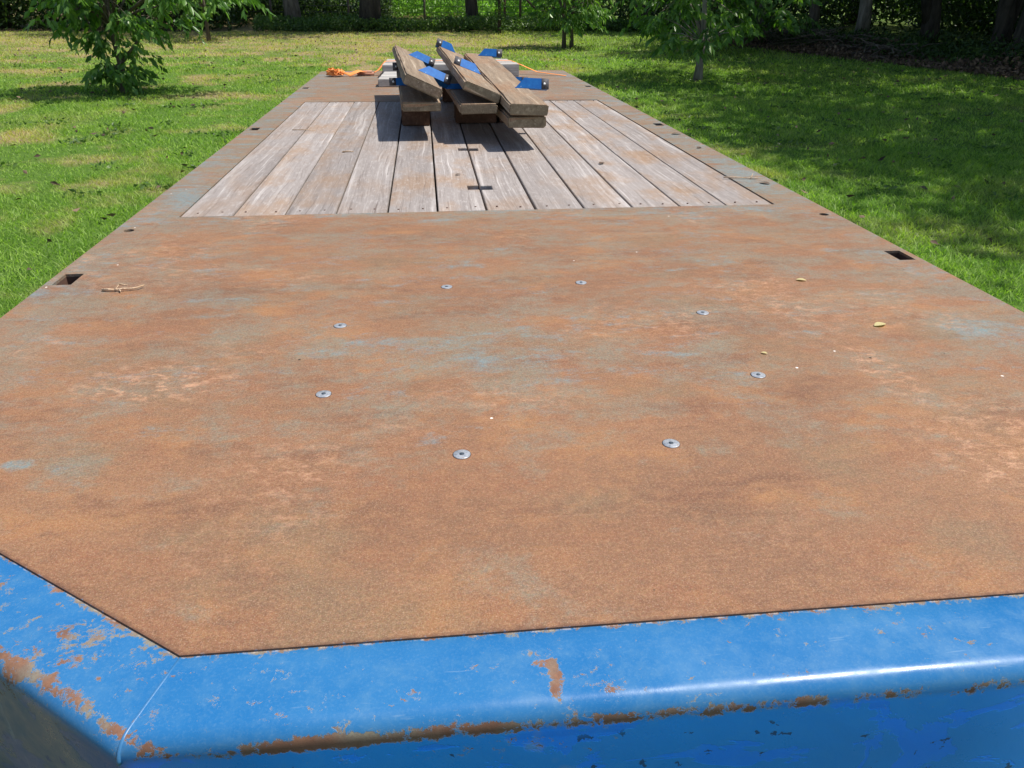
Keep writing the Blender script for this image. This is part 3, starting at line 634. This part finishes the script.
# ------------------------------------------------------------------ young trees on the lawn
def tipcloud(n_, fn):
    out = []
    while len(out) < n_:
        q = fn()
        if q is not None: out.append(q)
    return np.array(out)
def left_fn():
    z = rng.uniform(.25, 3.3); a = rng.uniform(0, 6.28); rmax = (.16+.25*z if z < .65 else .32+1.0*(z-.65)) if z < 1.7 else 1.35-.45*(z-1.7)
    r = rmax*math.sqrt(rng.random()); x = r*math.cos(a)*(1.30 if math.cos(a) > 0 else .80)+.25*max(0, z-.5)*.5; y = r*math.sin(a)*.9
    if z < .75 and x > .28: return None
    if z < .85 and rng.random() < .6: return None
    return (x, y, z)
lt = tipcloud(175, left_fn)
lt = np.concatenate([lt, tipcloud(6, lambda: (rng.uniform(-.28, .12), rng.uniform(-.3, .1), rng.uniform(.12, .35)))])
lt = np.concatenate([lt, tipcloud(16, lambda: (rng.uniform(.8, 2.0), rng.uniform(-.7, .5), rng.uniform(1.05, 1.8))), tipcloud(4, lambda: (rng.uniform(-.8, -.2), rng.uniform(-.5, .3), rng.uniform(.95, 1.5)))])
young_tree(-4.76, 13.06, 'leafy young tree with drooping leaves down to the grass, left of the deck', .055, lt, [(0, 0, -.05), (.02, 0, .4), (-.02, .02, .9), (.03, 0, 1.6), (0, 0, 2.6)], .160, limbs=18, per=7)
def right_fn():
    z = rng.uniform(.62, 3.6); a = rng.uniform(0, 6.28); rmax = 1.15+.45*min(1, (z-.6)/.8) if z < 2.2 else 1.6-.6*(z-2.2)
    r = rmax*math.sqrt(rng.random()); x = r*math.cos(a)+.12; y = r*math.sin(a)
    if z < .8 and abs(x) < .25: return None
    if z < .85 and x > .7: return None
    return (x, y, z)
young_tree(4.61, 14.17, 'young tree with a bare straight lower trunk on the shaded lawn, right of the deck', .072, tipcloud(180, right_fn), [(0, 0, -.05), (.0, 0, .3), (.02, 0, .7), (-.03, 0, 1.3), (0, .03, 2.8)], .165, limbs=16, bk='bark_pale')
def third_fn():
    z = rng.uniform(.5, 3.0); a = rng.uniform(0, 6.28); r = (.9 if z < 2 else 1.7-.4*z)*math.sqrt(rng.random()); return (r*math.cos(a)+.05, r*math.sin(a), z)
t3 = young_tree(3.44, 21.07, 'small twin-stemmed tree beyond the far right corner of the deck', .05, tipcloud(170, third_fn), [(-.08, 0, -.05), (-.09, 0, .5), (-.1, 0, 1.2), (-.1, 0, 2.3)], .15, limbs=10, per=8)
mb = MB(); mb.tube([(.12, .03, -.05), (.10, .03, .6), (.14, .0, 1.3), (.12, 0, 2.2)], [.06, .045, .035, .015], 8); mb.build('trunk', M['bark'], t3, True)
young_tree(-8.7, 12.6, 'young tree whose drooping branch tips hang in at the far left edge', .07, tipcloud(170, lambda: (lambda a, r, z: (r*math.cos(a), r*math.sin(a), z))(rng.uniform(0, 6.28), 1.75*math.sqrt(rng.random()), rng.uniform(.85, 3.2))), [(0, 0, -.05), (0, 0, .8), (0, 0, 2.4)], .16)
young_tree(-5.95, 23.5, 'thin sapling farther back, seen just right of the leafy left tree', .045, tipcloud(60, lambda: (lambda a, r, z: (r*math.cos(a), r*math.sin(a), z))(rng.uniform(0, 6.28), .9*math.sqrt(rng.random()), rng.uniform(.7, 2.6))), [(0, 0, -.05), (.02, 0, .8), (0, 0, 2.2)], .15)
young_tree(6.3, 19.2, 'small bushy young tree in half shade, behind the bare-trunked young tree', .05, tipcloud(120, lambda: (lambda a, r, z: (r*math.cos(a), r*math.sin(a), z))(rng.uniform(0, 6.28), 1.2*math.sqrt(rng.random()), rng.uniform(.7, 2.8))), [(0, 0, -.05), (.02, 0, .8), (0, 0, 2.2)], .16)
young_tree(7.9, 20.8, 'young tree with low leafy boughs at the start of the right-hand thicket', .06, tipcloud(150, lambda: (lambda a, r, z: (r*math.cos(a), r*math.sin(a), z))(rng.uniform(0, 6.28), 1.6*math.sqrt(rng.random()), rng.uniform(.45, 2.8))), [(0, 0, -.05), (.02, 0, .8), (0, 0, 2.2)], .17)

# ------------------------------------------------------------------ tall trees
big_tree(-4.45, 28.9, .25, 'grey-barked tall tree behind the hedge, leftmost big trunk', bk='bark', h=9, rad=5)
big_tree(-1.86, 28.4, .33, 'thickest dark trunk behind the hedge, straight over the pile of boards', h=10, rad=4.5)
big_tree(1.48, 28.8, .20, 'dark straight trunk behind the hedge, right of the thickest one', h=9.5, rad=2.8, nc=90, rz=2.4)
big_tree(7.35, 28.9, .26, 'dark trunk standing in shade behind the two young trees on the right', h=10, rad=5)
big_tree(-11.5, 33.0, .26, 'tall tree in the dark thicket behind the left lawn', nc=240, h=6.6, rz=4.4, rad=5)
big_tree(-16.5, 31.0, .26, 'tall tree at the left end of the far thicket', nc=240, h=6.6, rz=4.4, rad=5)
big_tree(12.9, 27.5, .17, 'slim grey trunk in the right-hand thicket, left of the pale trunk', h=7, rz=4.6, nc=240, rad=4.2, bk='bark')
big_tree(13.9, 26.0, .20, 'pale-barked trunk catching the sun in the right-hand thicket', h=7, rz=4.6, nc=240, rad=4.2, bk='bark_pale')
big_tree(11.6, 28.8, .17, 'brownish slender trunk at the back of the right-hand thicket', h=7, rz=4.6, nc=240, rad=4, bk='bark')
big_tree(13.3, 21.4, .22, 'forked dark tree leaning over the brush pile', h=7, rz=4.6, nc=230, rad=4.6, fork=-.8)
big_tree(13.4, 18.6, .20, 'dark leaning tree between the forked tree and the massive trunk', h=7, rz=4.6, nc=230, rad=4.2, lean=(-.06, 0), fork=.6)
big_tree(13.3, 17.2, .52, 'massive dark trunk at the right edge above the dead leaves', h=7.4, rz=4.9, rad=5.0, nc=330)
big_tree(12.2, 10.2, .35, 'tall shade tree out to the right of the lawn', h=9.6, rad=4.9, nc=300, rz=3.4)
big_tree(11.3, 7.2, .30, 'tall shade tree out of the lawn, level with the middle of the deck', h=9.4, rad=4.1, rz=3.0, nc=240)
big_tree(16.8, 16.8, .3, 'dark tree just behind the massive trunk', h=7, rz=4.6, rad=5, nc=260, per=40)
big_tree(21.5, 19.0, .3, 'tall dark tree well behind the massive trunk', h=7, rz=4.6, rad=5.5, nc=280)
big_tree(19.8, 27.0, .3, 'tall dark tree well behind the forked tree', h=7, rz=4.6, rad=5.5, nc=280)
big_tree(26.5, 22.0, .3, 'tall dark tree deep in the right-hand wood', h=7, rz=4.8, rad=5.5, nc=260)
big_tree(-13.8, 29.6, .2, 'slender dark tree in the front of the far left thicket', h=6.6, rz=4.4, rad=4, nc=170)
big_tree(18.5, 22.0, .30, 'tall shade tree deeper in the right-hand wood', h=7, rz=4.6, nc=240, rad=5)
big_tree(19.0, 13.0, .35, 'tall shade tree on the far right beyond the thicket', h=7, rz=4.6, nc=240, rad=5)
big_tree(23.5, 27.5, .3, 'tall shade tree at the back of the right-hand wood', h=6.8, rz=4.6, rad=5.5, nc=240)
big_tree(17.0, 32.5, .3, 'tall shade tree behind the pale-barked trunk', h=6.8, rz=4.6, rad=5.5, nc=240)
big_tree(-8.5, 36.5, .3, 'tall dark tree behind the leftmost grey trunk', h=6.8, rz=4.6, rad=5.0, nc=220)
t = tag(empty('vine_covered_post', (2.19, 26.4, gz(0, 26.4))), 'thin vine-wrapped post standing just in front of the hedge', 'post')
mb = MB(); mb.tube([(0, 0, -.1), (.02, 0, .8), (-.01, 0, 1.7), (.0, 0, 2.4)], [.06, .045, .045, .04], 8); mb.build('pole', M['bark_dk'], t, True)
mb = MB(); P = np.stack([rng.normal(0, .07, 420), rng.normal(0, .07, 420), rng.uniform(0, 2.4, 420)], -1); add_leaves(mb, P, rng.normal(size=P.shape), .09, .06); mb.build('vine', M['leaf_hedge'], t)

# ------------------------------------------------------------------ hedge, undergrowth, fence, gate
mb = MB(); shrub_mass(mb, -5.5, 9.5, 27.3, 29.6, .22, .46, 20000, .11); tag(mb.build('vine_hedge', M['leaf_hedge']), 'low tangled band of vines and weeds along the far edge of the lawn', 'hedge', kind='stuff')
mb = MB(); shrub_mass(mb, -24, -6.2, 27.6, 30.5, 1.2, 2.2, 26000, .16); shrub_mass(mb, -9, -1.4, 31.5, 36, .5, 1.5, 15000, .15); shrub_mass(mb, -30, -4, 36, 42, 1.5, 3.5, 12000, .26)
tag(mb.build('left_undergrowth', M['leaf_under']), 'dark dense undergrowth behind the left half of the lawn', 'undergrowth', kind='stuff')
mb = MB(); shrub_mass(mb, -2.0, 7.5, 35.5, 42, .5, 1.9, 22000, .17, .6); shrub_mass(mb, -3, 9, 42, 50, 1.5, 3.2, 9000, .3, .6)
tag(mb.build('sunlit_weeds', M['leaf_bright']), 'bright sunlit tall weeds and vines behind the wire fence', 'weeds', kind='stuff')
def rightline(x, y):      # x,y in unit square -> band along the thicket edge
    t = x; d = y; px = 6.5+t*4.6; py = 28.5-t*15.5
    return px+d*3.6+.3, py+d*1.6+.3
mb = MB(); shrub_mass(mb, 0, 1.05, 0, 1, .10, .55, 9000, .11, fn=rightline)
shrub_mass(mb, 6, 24, 29, 36, .6, 2.6, 15000, .2)
shrub_mass(mb, 15.5, 27, 12, 29, .5, 2.4, 15000, .2)
tag(mb.build('right_undergrowth', M['leaf_under']), 'dark undergrowth below the trees on the right', 'undergrowth', kind='stuff')
# dead leaves and brush along the right edge
mb = MB(); n_ = 11000; t_ = rng.uniform(.28, 1.25, n_); d_ = rng.uniform(-.12, .55, n_); px = 6.5+t_*4.6+d_*3.0; py = 28.5-t_*15.5+d_*1.4
P = np.stack([px, py, GZ+SL*py+.28*rng.random(n_)**2*np.clip(d_+.3, 0, 1)*(1+np.sin(t_*23))], -1); add_leaves(mb, P, rng.normal(size=P.shape), .10, .06)
tag(mb.build('leaf_litter', M['dead']), 'brown dead leaves heaped along the foot of the right-hand thicket', 'leaf litter', kind='stuff')
bp = MB()
for i in range(170):
    t_ = rng.uniform(.40, .74); px = 6.5+t_*4.6+rng.uniform(.1, 1.3); py = 28.5-t_*15.5+rng.uniform(0, .8); z = gz(px, py)+rng.uniform(.03, .5)*(1-abs(t_-.57)*3)
    a = rng.uniform(0, 3.14); l = rng.uniform(.4, 1.2); dz = rng.uniform(-.15, .2); q = Vector((px, py, max(z, gz(px, py)+.03))); e = Vector((math.cos(a)*l*.5, math.sin(a)*l*.5, dz*.5))
    bp.tube([q-e, q+Vector((0, 0, rng.uniform(0, .08))), q+e], [.016, .012, .006], 5)
tag(bp.build('brush_pile', M['bark']), 'heap of dead brown branches at the foot of the right-hand thicket', 'brush pile')
# fence
fn_ = tag(empty('wire_fence', (2, 31, gz(0, 31))), 'old wire fence with thin posts behind the vine hedge', 'fence')
for k, x in enumerate(np.arange(-7.5, 8.6, 2.7)):
    mb = MB(); mb.tube([(x, 0, -.1), (x+.02, 0, 1.15)], [.045, .04], 8); mb.build('post', M['bark'], fn_, True)
mb = MB()
for z in (.25, .45, .65, .85, 1.05): mb.tube([(-10, 0, z), (0, 0, z-.02), (7.8, 0, z)], .006, 4)
for x in np.arange(-7.5, 5.8, .3): mb.tube([(x, 0, .25), (x, 0, 1.05)], .0035, 4)
wr = mb.build('wire', M['tab'], fn_)
g = tag(empty('wooden_gate', (3.4, 32.4, gz(0, 32.4))), 'small reddish-brown wooden frame gate beyond the wire fence', 'gate')
for x in (-.45, .15): mb = MB(); mb.box((x-.045, -.04, -.1), (x+.045, .04, 1.6)); mb.build('gate_post', M['dead'], g)
mb = MB(); mb.box((-.60, -.065, .95), (.40, -.042, 1.05)); mb.build('rail', M['dead'], g)
mb = MB(); mb.box((-.60, -.065, 1.28), (.40, -.042, 1.38)); mb.build('rail', M['dead'], g)
mb = MB(); mb.tube([(.2, -.08, .98), (.8, -.08, .45)], .04, 6); mb.build('brace', M['dead'], g)

# ------------------------------------------------------------------ lawn grass
def blades(mb, P, h, w):
    n_ = len(P); a = rng.uniform(0, 6.283, n_); s = np.stack([np.cos(a), np.sin(a), np.zeros(n_)], -1)
    b = rng.uniform(0, 6.283, n_); k = rng.uniform(.3, 2.1, n_)*h; ln = np.stack([np.cos(b)*k, np.sin(b)*k, np.zeros(n_)], -1)
    w = w[:, None]; H = np.stack([np.zeros(n_), np.zeros(n_), h], -1)
    V = np.stack([P-s*w*.5, P+s*w*.5, P+H*.62+ln*.35+s*w*.38, P+H*.62+ln*.35-s*w*.38, P+H*np.where(rng.random(n_) < .35, .8, 1.0)[:, None]+ln], 1).reshape(-1, 3)
    i = np.arange(n_)[:, None]*5; mb.add(V, i+[0, 1, 2, 3]); mb.F.setdefault(3, []).append((i+[3, 2, 4])+(mb.n-len(V)))
def vnoise(x, y, s, sd=0):
    r_ = np.random.default_rng(sd); G_ = r_.random((64, 64)); u = (x/s) % 63; v_ = (y/s) % 63
    i = u.astype(int); j = v_.astype(int); fu = u-i; fv = v_-j; fu = fu*fu*(3-2*fu); fv = fv*fv*(3-2*fv); i2 = (i+1) % 64; j2 = (j+1) % 64
    return (G_[i, j]*(1-fu)+G_[i2, j]*fu)*(1-fv)+(G_[i, j2]*(1-fu)+G_[i2, j2]*fu)*fv
def lawn(mb, y0, y1, dens, h, w, side):
    L0 = lambda y: -.21-(y*.62+1.6); R0 = lambda y: -.21+(y*.90+2.2)
    n_ = int(dens*(y1-y0)*(R0(y1)-L0(y1))); y = rng.uniform(y0, y1, n_); x = rng.uniform(L0(y1), R0(y1), n_)
    ok = (x > L0(y)) & (x < R0(y)) & ~((np.abs(x) < 1.17) & (y > 1.0) & (y < 8.6))
    if y1 > 14: ok &= ~((x-6.5 > (28.5-y)/15.5*4.6+.9))
    x = x[ok]; y = y[ok]
    m = .55*vnoise(x, y, .28, 1)+.45*vnoise(x, y, .9, 2)
    keep = rng.random(len(x)) < np.clip(.25+1.5*m, .2, 1); x = x[keep]; y = y[keep]; m = m[keep]
    hs = h*(.45+.95*m)*rng.uniform(.6, 1.3, len(x))*np.where(x > 1, 1.35, 1.0)
    blades(mb, np.stack([x, y, GZ+SL*y-.015], -1), hs, w*rng.uniform(.7, 1.3, len(x)))
mb = MB()
lawn(mb, .6, 4.5, 5200, .034, .0042, 0); lawn(mb, 4.5, 8, 3400, .036, .0055, 0); lawn(mb, 8, 12, 1500, .038, .008, 0)
lawn(mb, 12, 17, 650, .042, .012, 0); lawn(mb, 17, 27.6, 220, .045, .02, 0)
tag(mb.build('lawn_grass', M['grass']), 'short green lawn grass with dry patches', 'grass', kind='stuff')
print('grass verts', mb.n)

# broad-leaved weeds and clover growing through the lawn, dry leaves lying on it
n_ = 420; cx = rng.uniform(-11, 9, n_); cy = rng.uniform(1.2, 17, n_); ok = (np.abs(cx) > 1.45) & (cx > -.21-(cy*.62+1.6)); cx = cx[ok]; cy = cy[ok]
cx = np.concatenate([cx, rng.uniform(-2.3, -1.4, 60)]); cy = np.concatenate([cy, rng.uniform(1.5, 5.5, 60)])
k_ = 16; P = np.repeat(np.stack([cx, cy, GZ+SL*cy+.012], -1), k_, 0); P[:, :2] += rng.normal(size=(len(P), 2))*.07
D = rng.normal(size=P.shape); D[:, 2] = rng.uniform(.05, .7, len(P)); mb = MB(); add_leaves(mb, P, D, rng.uniform(.03, .075, len(P)), rng.uniform(.018, .034, len(P)), .1)
tag(mb.build('lawn_weeds', M['leaf_hedge']), 'low broad-leaved weeds growing through the lawn', 'weeds', kind='stuff')
n_ = 1500; x_ = rng.uniform(-10, 10, n_); y_ = rng.uniform(1.5, 26, n_); ok = np.abs(x_) > 1.35; x_ = x_[ok]; y_ = y_[ok]
P = np.stack([x_, y_, GZ+SL*y_+.03], -1); D = rng.normal(size=P.shape)*np.array([1, 1, .25]); mb = MB(); add_leaves(mb, P, D, rng.uniform(.04, .09, len(P)), .035, .15)
tag(mb.build('lawn_litter', M['dead']), 'dry fallen leaves scattered over the lawn', 'leaf litter', kind='stuff')
